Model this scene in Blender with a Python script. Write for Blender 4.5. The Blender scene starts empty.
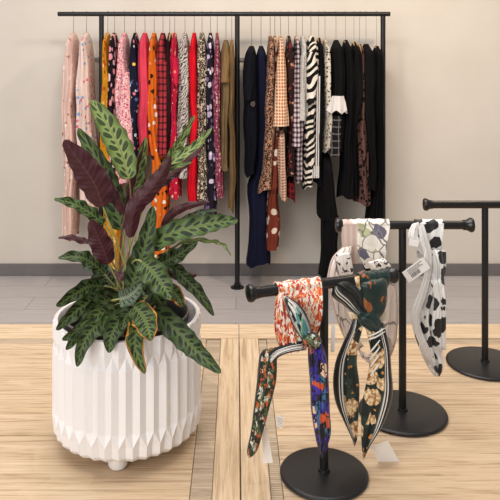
import bpy, bmesh, math, random
from mathutils import Vector, Matrix
S = bpy.context.scene
COL = S.collection
rnd = random.Random(7)
F, CX, CY, EYE = 670.0, 236.0, 66.0, 1.38
TZ = 0.50                                   # table top height
def P(px, py, Y):                           # point seen at px,py standing Y metres in front of the camera
    return Vector(((px-CX)*Y/F, Y, EYE-(py-CY)*Y/F))
def Ypl(py, z): return F*(EYE-z)/(py-CY)    # distance of a level plane seen at row py

# ---------------------------------------------------------------- objects
def tag(o, label=None, cat=None, group=None, kind=None):
    if label: o['label'] = label
    if cat: o['category'] = cat
    if group: o['group'] = group
    if kind: o['kind'] = kind
    return o
def empty(name, loc, label, cat, group=None):
    o = bpy.data.objects.new(name, None); COL.objects.link(o)
    o.empty_display_size = .05; o.location = loc
    return tag(o, label, cat, group)
class MB:
    def __init__(s): s.v=[]; s.f=[]; s.mi=[]; s.uv=[]; s.sm=[]
    def add(s, vs, fs, mi=0, uvs=None, smooth=True):
        b=len(s.v); s.v += [Vector(v) for v in vs]
        s.uv += uvs if uvs else [(0,0)]*len(vs)
        for f in fs: s.f.append([b+i for i in f]); s.mi.append(mi); s.sm.append(smooth)
    def box(s, a, b, mi=0, bev=0.0, M=None):
        x0,y0,z0=a; x1,y1,z1=b
        bm=bmesh.new(); bmesh.ops.create_cube(bm, size=1)
        for v in bm.verts:
            v.co=Vector(((x0+x1)/2+v.co.x*(x1-x0),(y0+y1)/2+v.co.y*(y1-y0),(z0+z1)/2+v.co.z*(z1-z0)))
        if bev: bmesh.ops.bevel(bm, geom=bm.edges[:], offset=bev, segments=2, affect='EDGES', profile=.5)
        if M: bm.transform(M)
        bm.verts.index_update()
        s.add([v.co.copy() for v in bm.verts], [[v.index for v in f.verts] for f in bm.faces], mi, smooth=False)
        bm.free()
    def tube(s, pts, rad, n=14, mi=0, cap=True):
        pts=[Vector(p) for p in pts]; m=len(pts)
        if not hasattr(rad,'__len__'): rad=[rad]*m
        t0=(pts[1]-pts[0]).normalized()
        ref=Vector((0,0,1)) if abs(t0.z)<.9 else Vector((1,0,0))
        nrm=(ref-t0*ref.dot(t0)).normalized(); vs=[]; uvs=[]
        for i,p in enumerate(pts):
            t=(pts[min(i+1,m-1)]-pts[max(i-1,0)]).normalized()
            nrm=(nrm-t*nrm.dot(t)).normalized(); bn=t.cross(nrm)
            for k in range(n):
                a=2*math.pi*k/n
                vs.append(p+(nrm*math.cos(a)+bn*math.sin(a))*rad[i]); uvs.append((k/n,i/(m-1)))
        fs=[[i*n+k,i*n+(k+1)%n,(i+1)*n+(k+1)%n,(i+1)*n+k] for i in range(m-1) for k in range(n)]
        if cap: fs += [list(range(n))[::-1], [(m-1)*n+k for k in range(n)]]
        s.add(vs, fs, mi, uvs)
    def lathe(s, prof, c=(0,0,0), axis='Z', n=48, mi=0, cap=True):
        c=Vector(c); vs=[]; m=len(prof)
        for r,h in prof:
            for k in range(n):
                a=2*math.pi*k/n
                v=Vector((r*math.cos(a), r*math.sin(a), h))
                if isinstance(axis,Vector): v=axis.to_track_quat('Z','Y')@v
                vs.append(c+v)
        fs=[[i*n+k,i*n+(k+1)%n,(i+1)*n+(k+1)%n,(i+1)*n+k] for i in range(m-1) for k in range(n)]
        if cap and prof[0][0]>1e-5: fs.append(list(range(n))[::-1])
        if cap and prof[-1][0]>1e-5: fs.append([(m-1)*n+k for k in range(n)])
        s.add(vs, fs, mi)
    def build(s, name, mats, parent=None, sharp=40):
        if not isinstance(mats,(list,tuple)): mats=[mats]
        off=parent_world(parent)
        me=bpy.data.meshes.new(name)
        me.from_pydata([tuple(v-off) for v in s.v], [], s.f); 
        ul=me.uv_layers.new(name='UVMap')
        for l in me.loops: ul.data[l.index].uv=s.uv[l.vertex_index]
        for i,p in enumerate(me.polygons): p.material_index=s.mi[i]; p.use_smooth=s.sm[i]
        for m in mats: me.materials.append(m)
        bm=bmesh.new(); bm.from_mesh(me)
        bmesh.ops.recalc_face_normals(bm, faces=bm.faces[:])
        for e in bm.edges:
            if len(e.link_faces)==2 and e.calc_face_angle(0)>math.radians(sharp): e.smooth=False
        bm.to_mesh(me); bm.free()
        o=bpy.data.objects.new(name, me); COL.objects.link(o)
        if parent: o.parent=parent
        return o
def parent_world(p):
    v=Vector((0,0,0))
    while p: v+=p.location; p=p.parent
    return v

def cr(pts, n):                             # Catmull-Rom through tuples, n samples
    m=len(pts); out=[]
    for i in range(n):
        t=i/(n-1)*(m-1); k=min(int(t),m-2); u=t-k
        p0=pts[max(k-1,0)];p1=pts[k];p2=pts[k+1];p3=pts[min(k+2,m-1)]
        out.append([.5*(2*b+(c-a)*u+(2*a-5*b+4*c-d)*u*u+(3*b-a-3*c+d)*u**3) for a,b,c,d in zip(p0,p1,p2,p3)])
    return out

# ---------------------------------------------------------------- materials
def lin(c):
    return tuple([(x/255/12.92 if x/255<=.04045 else ((x/255+.055)/1.055)**2.4) for x in c[:3]]+[1])
class NT:
    def __init__(s, name, rough=.6, metal=0, spec=None, sheen=0):
        s.m=bpy.data.materials.new(name); s.m.use_nodes=True; s.t=s.m.node_tree
        s.b=s.t.nodes['Principled BSDF']; s.b.inputs['Roughness'].default_value=rough
        s.b.inputs['Metallic'].default_value=metal
        if spec is not None: s.b.inputs['Specular IOR Level'].default_value=spec
        if sheen: s.b.inputs['Sheen Weight'].default_value=sheen
    def n(s, typ, **kw):
        o=s.t.nodes.new(typ)
        for k,v in kw.items():
            if k in o.inputs.keys(): s.set(o.inputs[k],v)
            else: setattr(o,k,v)
        return o
    def set(s, sock, v):
        if isinstance(v, bpy.types.NodeSocket): s.t.links.new(v, sock)
        else: sock.default_value=v
    def math(s, op, a, b=None, c=None):
        o=s.t.nodes.new('ShaderNodeMath'); o.operation=op
        for i,v in enumerate((a,b,c)):
            if v is not None: s.set(o.inputs[i], v)
        return o.outputs[0]
    def mix(s, fac, a, b):
        o=s.t.nodes.new('ShaderNodeMix'); o.data_type='RGBA'
        s.set(o.inputs[0], fac); s.set(o.inputs[6], a); s.set(o.inputs[7], b); return o.outputs[2]
    def ramp(s, fac, stops, const=False):
        o=s.t.nodes.new('ShaderNodeValToRGB'); o.color_ramp.interpolation='CONSTANT' if const else 'LINEAR'
        e=o.color_ramp.elements
        while len(e)<len(stops): e.new(.5)
        for i,(p,c) in enumerate(stops): e[i].position=p; e[i].color=c
        s.set(o.inputs[0], fac); return o.outputs[0]
    def coord(s, which='Object', scale=(1,1,1), rot=(0,0,0), loc=(0,0,0)):
        tc=s.t.nodes.new('ShaderNodeTexCoord'); mp=s.t.nodes.new('ShaderNodeMapping')
        mp.inputs['Scale'].default_value=scale; mp.inputs['Rotation'].default_value=rot; mp.inputs['Location'].default_value=loc
        s.t.links.new(tc.outputs[which], mp.inputs[0]); return mp.outputs[0]
    def distort(s, vec, scale, amt):
        nz=s.n('ShaderNodeTexNoise', Vector=vec, Scale=scale, Detail=2.0)
        a=s.t.nodes.new('ShaderNodeVectorMath'); a.operation='MULTIPLY_ADD'
        s.t.links.new(nz.outputs['Color'], a.inputs[0]); a.inputs[1].default_value=(amt,)*3
        s.t.links.new(vec, a.inputs[2]); return a.outputs[0]
    def out(s, col, crease=False):
        s.set(s.b.inputs['Base Color'], col)
        if crease:
            s.b.inputs['Specular IOR Level'].default_value=.15
            v=s.coord(scale=(75,40,3.2)); nz=s.n('ShaderNodeTexNoise', Vector=v, Scale=1.0, Detail=3.0, Distortion=.8); s.bump(nz.outputs[0], .9, .012)
        return s.m
    def bump(s, h, strength=.3, dist=.01):
        o=s.n('ShaderNodeBump', Strength=strength, Distance=dist, Height=h); s.t.links.new(o.outputs[0], s.b.inputs['Normal'])

def solid(name, c, rough=.85, var=.12, metal=0, spec=None, sheen=0):
    cloth='cloth' in name
    t=NT(name, rough, metal, spec, sheen); v=t.coord()
    nz=t.n('ShaderNodeTexNoise', Vector=v, Scale=14.0, Detail=4.0)
    c=lin(c); d=tuple([x*(1-var) for x in c[:3]]+[1]); e=tuple([min(1,x*(1+var)) for x in c[:3]]+[1])
    return t.out(t.ramp(nz.outputs[0], [(.3,d),(.7,e)]), cloth)
def blotch(name, base, cols, scale=40, size=.35, dist=.02, squash=(1,1,1), rough=.85, second=None):
    """scattered coloured shapes on a ground colour"""
    t=NT(name, rough); v=t.distort(t.coord(scale=squash), scale*.9, dist)
    vo=t.n('ShaderNodeTexVoronoi', Vector=v, Scale=float(scale))
    mask=t.math('LESS_THAN', vo.outputs['Distance'], size)
    sep=t.n('ShaderNodeSeparateColor', Color=vo.outputs['Color'])
    k=len(cols); pick=t.ramp(sep.outputs[0], [(i/k, lin(c)) for i,c in enumerate(cols)], True)
    col=t.mix(mask, lin(base), pick)
    if second:
        c2,sc2,sz2=second
        vo2=t.n('ShaderNodeTexVoronoi', Vector=v, Scale=float(sc2))
        col=t.mix(t.math('LESS_THAN', vo2.outputs['Distance'], sz2), col, lin(c2))
    return t.out(col, True)
def rosette(name, base, dark, scale, lo=.25, hi=.5, mid=None):
    t=NT(name, .85); v=t.distort(t.coord(), scale*1.2, .35/scale)
    vo=t.n('ShaderNodeTexVoronoi', Vector=v, Scale=float(scale))
    d=vo.outputs['Distance']
    ring=t.math('MULTIPLY', t.math('GREATER_THAN', d, lo), t.math('LESS_THAN', d, hi))
    col=t.mix(ring, lin(base), lin(dark))
    if mid: col=t.mix(t.math('LESS_THAN', d, lo), col, lin(mid))
    return t.out(col, True)
def zebra(name, a, b, scale=9, dist=7, rot=(0,.5,0), thr=.5, rough=.85, detail=1.0):
    t=NT(name, rough); v=t.coord(rot=rot)
    w=t.n('ShaderNodeTexWave', Vector=v, Scale=float(scale), Distortion=float(dist), Detail=detail)
    w.bands_direction='Z'
    return t.out(t.mix(t.math('GREATER_THAN', w.outputs['Fac'], thr), lin(a), lin(b)), True)
def plaid(name, base, line, sx=25, sz=25, tx=.72, tz=.72, line2=None, rough=.9):
    t=NT(name, rough); v=t.distort(t.coord(), 12, .01); sp=t.n('ShaderNodeSeparateXYZ', Vector=v)
    def wv(s, sock, thr): return t.math('GREATER_THAN', t.math('FRACT', t.math('MULTIPLY', sock, float(s))), thr)
    a=wv(sx, sp.outputs[0], tx); b=wv(sz, sp.outputs[2], tz)
    col=t.mix(t.math('MULTIPLY', a, .75), lin(base), lin(line)); col=t.mix(t.math('MULTIPLY', b, .75), col, lin(line))
    if line2:
        col=t.mix(t.math('MULTIPLY', a, b), col, lin(line2))
    return t.out(col, True)

M={}
def wall_mat():
    t=NT('wall_paint', .9); v=t.coord()
    nz=t.n('ShaderNodeTexNoise', Vector=v, Scale=3.0, Detail=3.0)
    fine=t.n('ShaderNodeTexNoise', Vector=v, Scale=160.0, Detail=3.0); t.bump(fine.outputs[0], .12, .004)
    return t.out(t.ramp(nz.outputs[0], [(.3, lin((212,203,191))),(.7, lin((218,210,199)))]))
M['wall']=wall_mat()
M['skirting']=solid('skirting_paint',(112,107,106),.6,.06)
def floor_mat():
    t=NT('grey_plank_tile', .45, spec=.35)
    v=t.coord(); bk=t.n('ShaderNodeTexBrick', Vector=v, Scale=1.0, **{'Mortar Size':.0025,'Brick Width':1.2,'Row Height':.2,
        'Color1':lin((186,180,178)),'Color2':lin((196,190,188)),'Mortar':lin((150,145,144))})
    v2=t.coord(scale=(1.6,26,1)); nz=t.n('ShaderNodeTexNoise', Vector=v2, Scale=3.0, Detail=6.0, Roughness=.65)
    g=t.ramp(nz.outputs[0], [(.3,(.80,.80,.80,1)),(.7,(1.08,1.07,1.06,1))])
    o=t.t.nodes.new('ShaderNodeMix'); o.data_type='RGBA'; o.blend_type='MULTIPLY'; o.inputs[0].default_value=1
    t.set(o.inputs[6], bk.outputs['Color']); t.set(o.inputs[7], g)
    return t.out(o.outputs[2])
M['floor']=floor_mat()
def wood_mat(name, a, b, c, along='X', seed=0):
    t=NT(name, .6, spec=.3); sc=(3.0,70,60) if along=='X' else (70,3.0,60)
    v=t.coord(scale=sc, loc=(seed,seed*.7,0))
    nz=t.n('ShaderNodeTexNoise', Vector=v, Scale=1.6, Detail=8.0, Roughness=.68, Distortion=.6)
    big=t.n('ShaderNodeTexNoise', Vector=t.coord(loc=(seed,0,0)), Scale=5.0, Detail=2.0)
    col=t.ramp(nz.outputs[0], [(.32,lin(a)),(.5,lin(b)),(.68,lin(c))])
    col=t.mix(t.math('MULTIPLY', t.math('GREATER_THAN', big.outputs[0], .62), .18), col, lin((222,198,164)))
    t.bump(nz.outputs[0], .25, .003)
    return t.out(col)
M['wood_x']=wood_mat('light_wood_cross',(154,126,98),(196,169,138),(210,187,158),'X')
M['wood_y']=wood_mat('light_wood_long',(164,136,106),(202,176,144),(214,192,163),'Y',3)
M['wood_rail']=wood_mat('light_wood_rail',(166,138,108),(204,178,146),(216,194,165),'X',8)
M['wood_reed']=wood_mat('grey_reeded_wood',(150,130,108),(178,158,134),(196,177,152),'X',5)
M['black_metal']=solid('black_powder_metal',(16,15,16),.42,.1,spec=.45)
M['black_gloss']=solid('black_wood_gloss',(14,12,12),.3,.1,spec=.5)
M['ceramic']=solid('white_ceramic',(236,234,234),.38,.015,spec=.45)
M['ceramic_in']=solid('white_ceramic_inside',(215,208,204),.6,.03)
M['plastic']=solid('black_plastic',(30,27,27),.45,.1)
M['soil']=solid('potting_soil',(52,38,30),.95,.5)
M['hanger']=solid('hanger_wood',(196,152,104),.5,.1)
M['steel']=solid('hook_steel',(150,148,146),.3,.05,metal=1)
M['paper']=solid('tag_paper',(236,232,228),.7,.02)
M['ink']=solid('tag_ink',(40,38,40),.8,.05)
M['bead']=solid('dark_beading',(120,112,104),.35,.3)

# ---------------------------------------------------------------- setting
YW=4.42
def struct(name, a, b, m, bev=0):
    mb=MB(); mb.box(a,b,bev=bev); o=mb.build(name, m); tag(o, kind='structure'); return o
struct('floor', (-5,-2.5,-.1), (5,YW+.1,0), M['floor'])
struct('wall_back', (-5,YW,0), (5,YW+.1,3.1), M['wall'])
struct('baseboard_back', (-5,YW-.014,0), (5,YW,.078), M['skirting'], .003)
zt=EYE-(59.5-CY)*YW/F
struct('trim_1', (-1.1,YW-.012,zt-.012), (.95,YW,zt+.012), solid('grey_trim_paint',(150,146,142),.6,.05), .002)

# ---------------------------------------------------------------- display table
XS0=(221-CX)*Ypl(338,TZ)/F; XS1=(258-CX)*Ypl(338,TZ)/F; XM=(239-CX)*Ypl(338,TZ)/F
YB=Ypl(324,TZ); YR=Ypl(338,TZ); YF=.95; XL,XR=-1.15,1.25
tb=empty('display_table',(0,(YB+YF)/2,0),'pale wooden display table with inset plank panels carrying the plant pot and scarf stands','table')
for i,(x0,x1) in enumerate(((XL,XM-.0012),(XM+.0012,XR))):
    mb=MB(); mb.box((x0,YR+.001,TZ-.04),(x1,YB,TZ),bev=.002); mb.build('back_rail',M['wood_rail'],tb)
for x0,x1 in ((XS0,XM-.0012),(XM+.0012,XS1)):
    mb=MB(); mb.box((x0,YF+.1,TZ-.04),(x1,YR-.001,TZ),bev=.002); mb.build('stile',M['wood_y'],tb)
mb=MB(); mb.box((XL,YF,TZ-.04),(XR,YF+.099,TZ),bev=.002); mb.build('front_rail',M['wood_rail'],tb)
for x0,x1 in ((XL,XL+.12),(XR-.12,XR)):
    mb=MB(); mb.box((x0,YF+.1,TZ-.04),(x1,YR-.001,TZ),bev=.002); mb.build('stile',M['wood_y'],tb)
seams=[YR-.034, Ypl(381,TZ), Ypl(434,TZ), Ypl(434,TZ)-.27, YF+.1]
for side,(x0,x1) in enumerate(((XL+.121,XS0-.001),(XS1+.001,XR-.121))):
    w=.046 if side==0 else .026
    ia,ib=(x0,x1-w) if side==0 else (x0+w,x1)
    for a,b in zip(seams[:-1],seams[1:]):
        mb=MB(); mb.box((ia,b+.0012,TZ-.04),(ib,a-.0012,TZ-.003),bev=.0015); mb.build('plank',M['wood_x'],tb)
    mb=MB(); y=YF+.1                        # reeded border of the inset panel
    sx0,sx1=(x1-w+.001,x1) if side==0 else (x0,x0+w-.001)
    while y<YR-.008:
        mb.box((sx0,y,TZ-.04),(sx1,y+.0066,TZ-.004),bev=.0012); y+=.0075
    mb.box((sx0,YF+.1,TZ-.04),(sx1,YR-.002,TZ-.007))
    y=YR-.033
    while y<YR-.006:
        mb.box((ia+.001,y,TZ-.04),(ib-.001,y+.0074,TZ-.004),bev=.001); y+=.0082
    mb.box((ia+.001,YR-.033,TZ-.04),(ib-.001,YR-.002,TZ-.007))
    mb.build('reeded_border',M['wood_reed'],tb)
mb=MB(); mb.box((XL+.04,YF+.05,TZ-.13),(XR-.04,YB-.04,TZ-.042),bev=.003); mb.build('apron',M['wood_rail'],tb)
for x in (XL+.05,XR-.13):
    for y in (YF+.06,YB-.13):
        mb=MB(); mb.box((x,y,0),(x+.08,y+.08,TZ-.131),bev=.004); mb.build('leg',M['wood_y'],tb)

# ---------------------------------------------------------------- clothes rack
YG=4.17; ZR=EYE-(14-CY)*YG/F
rack=empty('clothes_rack',(P(237,0,YG).x,YG,0),'black metal floor rack with slim poles along the wall carrying all the clothes','rack')
xa,xb=P(58,0,YG).x,P(390,0,YG).x
mb=MB(); mb.tube([(xa,YG,ZR),(xb,YG,ZR)],.014,16); mb.build('rail',M['black_metal'],rack)
for px in (101.5,237.3,383):
    x=P(px,0,YG).x
    mb=MB(); mb.tube([(x,YG,.008),(x,YG,ZR-.012)],.0155,18); p=mb.build('pole',M['black_metal'],rack)
    mb=MB(); mb.lathe([(.0001,0),(.042,0),(.042,.006),(.036,.009),(.020,.010),(.020,.028),(.016,.030),(.0001,.030)],(x,YG,0)); mb.build('floor_flange',M['black_metal'],p)

# fabrics
fab={}
fab['blush']=blotch('blush_print',(222,190,178),[(170,120,100),(236,214,204)],26,.3)
fab['mustard']=blotch('mustard_floral',(205,140,30),[(236,190,110),(180,80,30),(222,160,60)],30,.33)
fab['blackpink']=blotch('black_pink_floral',(28,24,30),[(225,150,160),(235,200,205)],22,.42)
fab['pinkspeck']=blotch('pink_red_speckle',(226,168,170),[(178,60,80),(240,214,208),(150,60,90)],95,.42,.012)
fab['navyfloral']=blotch('navy_floral',(20,24,44),[(80,104,150),(226,190,80),(214,110,130),(200,205,220)],28,.30)
fab['coral']=solid('coral_cloth',(205,62,84),.85)
fab['orange']=blotch('orange_floral',(214,104,28),[(40,24,18),(60,30,20),(240,226,210)],21,.30,.03)
fab['redplaid']=plaid('red_plaid',(168,52,58),(58,24,34),38,26,.62,.72,(28,14,20))
fab['wine']=solid('black_wine_cloth',(42,20,26))
fab['crimson']=blotch('crimson_floral',(190,28,62),[(236,200,170),(120,20,50),(226,120,110)],34,.3)
fab['snake']=zebra('grey_snake_print',(196,190,182),(70,64,62),22,14,(0,.9,.3),.62,detail=3.0)
fab['dred']=solid('dark_red_cloth',(110,22,34))
fab['red']=solid('bright_red_cloth',(206,16,36))
fab['leopard']=rosette('beige_leopard',(206,190,166),(48,36,30),62,.26,.62)
fab['lilac']=blotch('black_lilac_floral',(34,28,40),[(196,176,206),(222,208,222),(120,96,140)],24,.42,.03)
fab['mauve']=blotch('mauve_floral',(140,62,82),[(214,160,170),(80,40,70),(222,196,190)],70,.36)
fab['olive']=solid('olive_cloth',(112,92,64))
fab['khaki']=solid('khaki_cloth',(126,100,66))
fab['navy']=solid('navy_cloth',(14,17,40),.8)
fab['midnight']=solid('midnight_cloth',(10,11,20),.85)
fab['tanleo']=rosette('tan_leopard',(176,130,104),(50,32,28),70,.25,.58,(206,166,136))
fab['rust']=blotch('rust_cream_print',(120,54,40),[(226,206,190),(236,220,206),(90,40,34)],18,.36,.04)
fab['grid']=plaid('orange_grid_knit',(176,104,66),(236,210,178),62,50,.62,.62)
fab['tanrib']=plaid('tan_brown_rib',(150,96,74),(226,196,172),50,58,.7,.5)
fab['brownfl']=blotch('dark_brown_floral',(44,28,28),[(150,92,70),(110,40,44),(190,140,110)],34,.36,.03)
fab['blkred']=plaid('black_red_plaid',(40,20,24),(130,28,36),40,30,.55,.6)
fab['whplum']=plaid('white_plum_plaid',(206,192,194),(78,54,66),46,34,.5,.55,(40,26,34))
fab['greymel']=blotch('grey_melange',(186,182,176),[(150,146,140),(206,202,196)],120,.4,.01)
fab['zebra']=zebra('zebra_print',(226,214,198),(20,17,18),9,7,(0,.55,0),.42)
fab['zebrab']=zebra('bold_zebra_print',(226,216,204),(20,17,18),6.5,10,(0,.9,0),.45)
fab['black']=solid('black_cloth',(11,10,11),.85)
fab['blackb']=solid('soft_black_cloth',(14,12,14),.9)
fab['white']=solid('white_cloth',(214,208,204),.8,.04)
fab['lace']=blotch('cream_black_lace',(206,196,180),[(34,30,30),(60,54,50)],60,.4,.02)
fab['blkplaid']=plaid('black_grey_plaid',(28,26,28),(120,112,112),24,24,.86,.82)
fab['sheer']=blotch('mauve_lace',(98,70,64),[(16,12,13),(20,15,16)],36,.42,.04)
fab['paleyel']=blotch('pale_floral',(224,200,190),[(214,110,130),(120,160,200)],28,.3)

def garment(name, label, mat, rows, Y=None, D=.15, amp=.24, k=4, seed=0, sleeve=None, extra=None, hanger=True, cat='clothing', topw=None):
    """rows: (py, px left, px right). Hangs edge-on from its hanger: shoulders run front to back."""
    Y=Y or YG; r=random.Random(seed*13+5); n=44; nr=34
    ztop=P(0,rows[0][0],Y).z; zbot=P(0,rows[-1][0],Y).z
    cx0=P((rows[0][1]+rows[0][2])/2,0,Y).x
    root=empty(name,(cx0,Y,zbot),label,cat)
    smp=cr([(float(a[0]),a[1]-(1.1 if i else 0),a[2]+(1.1 if i else 0)) for i,a in enumerate(rows)], nr)
    ph=r.random()*6; ph2=r.random()*6; mb=MB(); vs=[]; uvs=[]
    for i,(py,xl,xr) in enumerate(smp):
        a=P(xl,py,Y); b=P(xr,py,Y); c=(a+b)/2; w=max((b.x-a.x)/2,.006)
        drop=ztop-c.z
        d=min(D, .035+drop*2.0); g=min(1,drop/.5)
        if drop<.04: w=min(w, .012+drop*.9)
        c.x+=g*.0055*math.sin(c.z*9+ph)+g*.003*math.sin(c.z*23+ph2); w*=1+.10*g*math.sin(c.z*14+ph2*2)
        for j in range(n):
            th=2*math.pi*j/n
            f=1+amp*(.35+.65*g)*math.sin(k*2*th+ph+.7*math.sin(i*.12+ph2))*.6+.05*math.sin(3*th+i*.3)
            ct,st=math.cos(th),math.sin(th)
            x=w*math.copysign(abs(ct)**.7,ct)*min(1.0,f+.05); y=d*math.copysign(abs(st)**.8,st)*(.93+.12*(f-1)/max(amp,.01))
            hem=(.012*math.sin(3*th+ph)+.016*math.sin(th+ph2))*min(1,max(0,(i-nr+5)/4)) if D>.1 else 0
            vs.append((c.x+x, Y+y, c.z+hem)); uvs.append((j/n,i/nr))
    fs=[[i*n+j,i*n+(j+1)%n,(i+1)*n+(j+1)%n,(i+1)*n+j] for i in range(nr-1) for j in range(n)]
    fs.append(list(range(n))[::-1])
    mb.add(vs,fs,0,uvs)
    # inner hem, so the skirt reads as cloth with an opening
    last=(nr-1)*n; cc=sum((Vector(v) for v in vs[last:]),Vector())/n
    inner=[(cc.x+(v[0]-cc.x)*.86, cc.y+(v[1]-cc.y)*.96, v[2]+.006) for v in vs[last:]]
    deep=[(cc.x+(v[0]-cc.x)*.7, cc.y+(v[1]-cc.y)*.9, v[2]+.08) for v in vs[last:]]
    fs2=[[j,(j+1)%n,n+(j+1)%n,n+j] for j in range(n)]+[[n+j,n+(j+1)%n,2*n+(j+1)%n,2*n+j] for j in range(n)]+[[2*n+j for j in range(n)]]
    mb.add(vs[last:]+inner+deep, fs2, 0)
    mb.build('garment_body', mat, root, 60)
    if sleeve:
        smat,srows=sleeve; sb=MB(); m2=cr([tuple(map(float,a)) for a in srows],14); vs=[]; n2=20
        for i,(py,xl,xr) in enumerate(m2):
            yy=Y-D*.62-.012-.03*i/13; a=P(xl,py,yy); b=P(xr,py,yy); w=(b.x-a.x)/2
            for j in range(n2):
                th=2*math.pi*j/n2; q=1+.06*math.sin(4*th+i*.5)
                vs.append(((a.x+b.x)/2+w*math.cos(th)*q, yy+.042*math.sin(th)*q, a.z))
        fs=[[i*n2+j,i*n2+(j+1)%n2,(i+1)*n2+(j+1)%n2,(i+1)*n2+j] for i in range(13) for j in range(n2)]
        fs+= [list(range(n2))[::-1], [13*n2+j for j in range(n2)]]
        sb.add(vs,fs); sb.build('sleeve', smat, root)
    if extra: extra(root, Y)
    if hanger:
        short=label.split(' hanging')[0].split(' with')[0]
        h=empty('clothes_hanger',(cx0,Y,ztop),'wooden hanger on the rail inside the '+short,'hanger','wooden hangers on the rail')
        hb=MB(); pts=[(cx0,Y+s*(D*.72),ztop-.062+.055*(1-abs(s)**1.6)) for s in [i/8-1 for i in range(17)]]
        hb.tube(pts,[.008+.004*(1-abs(i/8-1)) for i in range(17)],10); hb.build('shoulder_bar',M['hanger'],h)
        kb=MB(); zc=ZR; kp=[(cx0,Y,ztop-.01),(cx0,Y,ZR-.026)]
        kp=[(cx0,Y,ztop-.01),(cx0,Y,zc-.03)]+[(cx0,YG+.0185*math.sin(a),zc-.0185*math.cos(a)) for a in [x*.3+.1 for x in range(0,13)]]
        kb.tube(kp,.0018,8); kb.build('hook',M['steel'],h)
    return root

G=garment
T=33
def frill(root,Y):
    mb=MB(); n=36; vs=[]; Yf=Y-.135
    for i,(py,xl,xr,dd) in enumerate(((96,332,344,.03),(103,330,345.5,.04),(112,327.5,346.5,.048))):
        a=P(xl,py,Yf); b=P(xr,py,Yf)
        for j in range(n):
            th=2*math.pi*j/n; q=1+.09*i*math.sin(8*th)
            vs.append(((a.x+b.x)/2+(b.x-a.x)/2*math.cos(th)*q, Yf+dd*math.sin(th)*q, a.z-.006*i*math.sin(5*th+1)))
    mb.add(vs,[[i*n+j,i*n+(j+1)%n,(i+1)*n+(j+1)%n,(i+1)*n+j] for i in range(2) for j in range(n)]+[list(range(n))])
    tag(mb.build('ruffled_cuff',fab['white'],root),'white ruffled cuff')
def plaidtail(root,Y):
    mb=MB(); n=24; vs=[]; rows=((116,333,342),(135,331,341),(156,330,340)); Yf=Y-.135
    for py,xl,xr in rows:
        a=P(xl,py,Yf); b=P(xr,py,Yf)
        for j in range(n):
            th=2*math.pi*j/n; q=1+.08*math.sin(6*th)
            vs.append(((a.x+b.x)/2+(b.x-a.x)/2*math.cos(th)*q, Yf+.03*math.sin(th)*q, a.z))
    mb.add(vs,[[i*n+j,i*n+(j+1)%n,(i+1)*n+(j+1)%n,(i+1)*n+j] for i in range(2) for j in range(n)]+[list(range(n))[::-1],[2*n+j for j in range(n)]])
    tag(mb.build('cuff_tail',fab['blkplaid'],root),'black and grey checked tail')
def stripes(root,Y):
    mb=MB()
    for px in (316.6,318.6):
        Yf=Y-.155
        mb.tube([P(px+1,76,Yf),P(px+.6,110,Yf),P(px,150,Yf),P(px-.6,176,Yf)],[.0042]*4,8)
    for px in (312.2,314.4,316.6,318.4):
        mb.tube([P(px,166,Y-.157),P(px-.1,178,Y-.157)],[.005]*2,8)
    tag(mb.build('ribbon_trim',fab['white'],root),'pale vertical ribbon stripes')
def brooch(root,Y):
    mb=MB(); c=P(253,104,Y-.162)
    for i in range(26):
        a=i*2.4; r=.0028*math.sqrt(i)
        p=c+Vector((r*math.cos(a),0,r*math.sin(a)*1.2)); mb.lathe([(.0001,-.0025),(.0022,-.001),(.0022,.001),(.0001,.0025)],p,'Z',6)
    tag(mb.build('beading',M['bead'],root),'cluster of small beads')
def cuff(root,Y):
    mb=MB(); Yf=Y-.12
    a=P(224.5,80,Yf); mb.tube([P(225.3,77,Y-.128),P(225,83,Y-.13)],[.026,.027],16); mb.build('cuff',fab['khaki'],root)

G('blouse','pale pink printed blouse hanging at the far left end of the rack',fab['blush'],[(T,71,76),(80,67,76),(150,67,76),(235,68,76)],seed=1)
G('top','white top dotted pink and blue hanging just left of the mustard dress',fab['paleyel'],[(T,84,89),(90,80,93),(140,80,94),(205,84,98)],seed=2)
G('dress','long mustard yellow floral dress hanging behind the plant',fab['mustard'],[(T,106.5,109),(90,105,111),(150,105,113),(215,106,122),(266,107,122)],seed=3,Y=YG+.0)
G('dress','black dress with pink flowers hanging left of the pink speckled dress',fab['blackpink'],[(T,113,116),(80,112,117.5),(130,112,117),(170,113,118)],seed=4)
G('dress','pink dress speckled red hanging left of the navy floral dress',fab['pinkspeck'],[(T,122,127),(75,119,130),(110,117,132),(147,117,133.5),(182,119,133)],seed=5,sleeve=(fab['pinkspeck'],[(72,121,131),(110,117,132),(148,116,134)]))
G('dress','navy blue floral dress hanging between pink speckled and coral clothes',fab['navyfloral'],[(T,134,137),(75,131,140),(120,131,141),(188,133,142)],seed=6)
G('shirt','plain coral pink shirt hanging left of the orange dress',fab['coral'],[(T,143,147),(60,140,149.5),(110,141,151),(150,142,151)],seed=7)
G('dress','long orange dress with dark and white flowers hanging behind the leaves',fab['orange'],[(T,152.5,156),(70,150,158),(120,151,160),(155,152,166),(200,153,168),(258,153,168)],seed=8)
G('shirt','red and black plaid shirt hanging beside the orange dress',fab['redplaid'],[(T,161,165),(60,159,167.5),(110,158.5,168.5),(150,159,168)],seed=9,sleeve=(fab['redplaid'],[(62,159.5,168),(110,158,168.5),(156,159,167)]))
G('cardigan','narrow dark wine cardigan hanging right of the plaid shirt',fab['wine'],[(T,169,170.5),(70,168,172),(175,168.5,172)],seed=10,amp=.05)
G('dress','crimson dress with cream flowers hanging left of the grey snake print',fab['crimson'],[(T,173.5,176),(65,171.5,178),(110,172.5,178),(150,172,179),(195,170,180)],seed=11,sleeve=(fab['crimson'],[(58,172,178.5),(70,171.5,179),(84,173,179)]))
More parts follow.
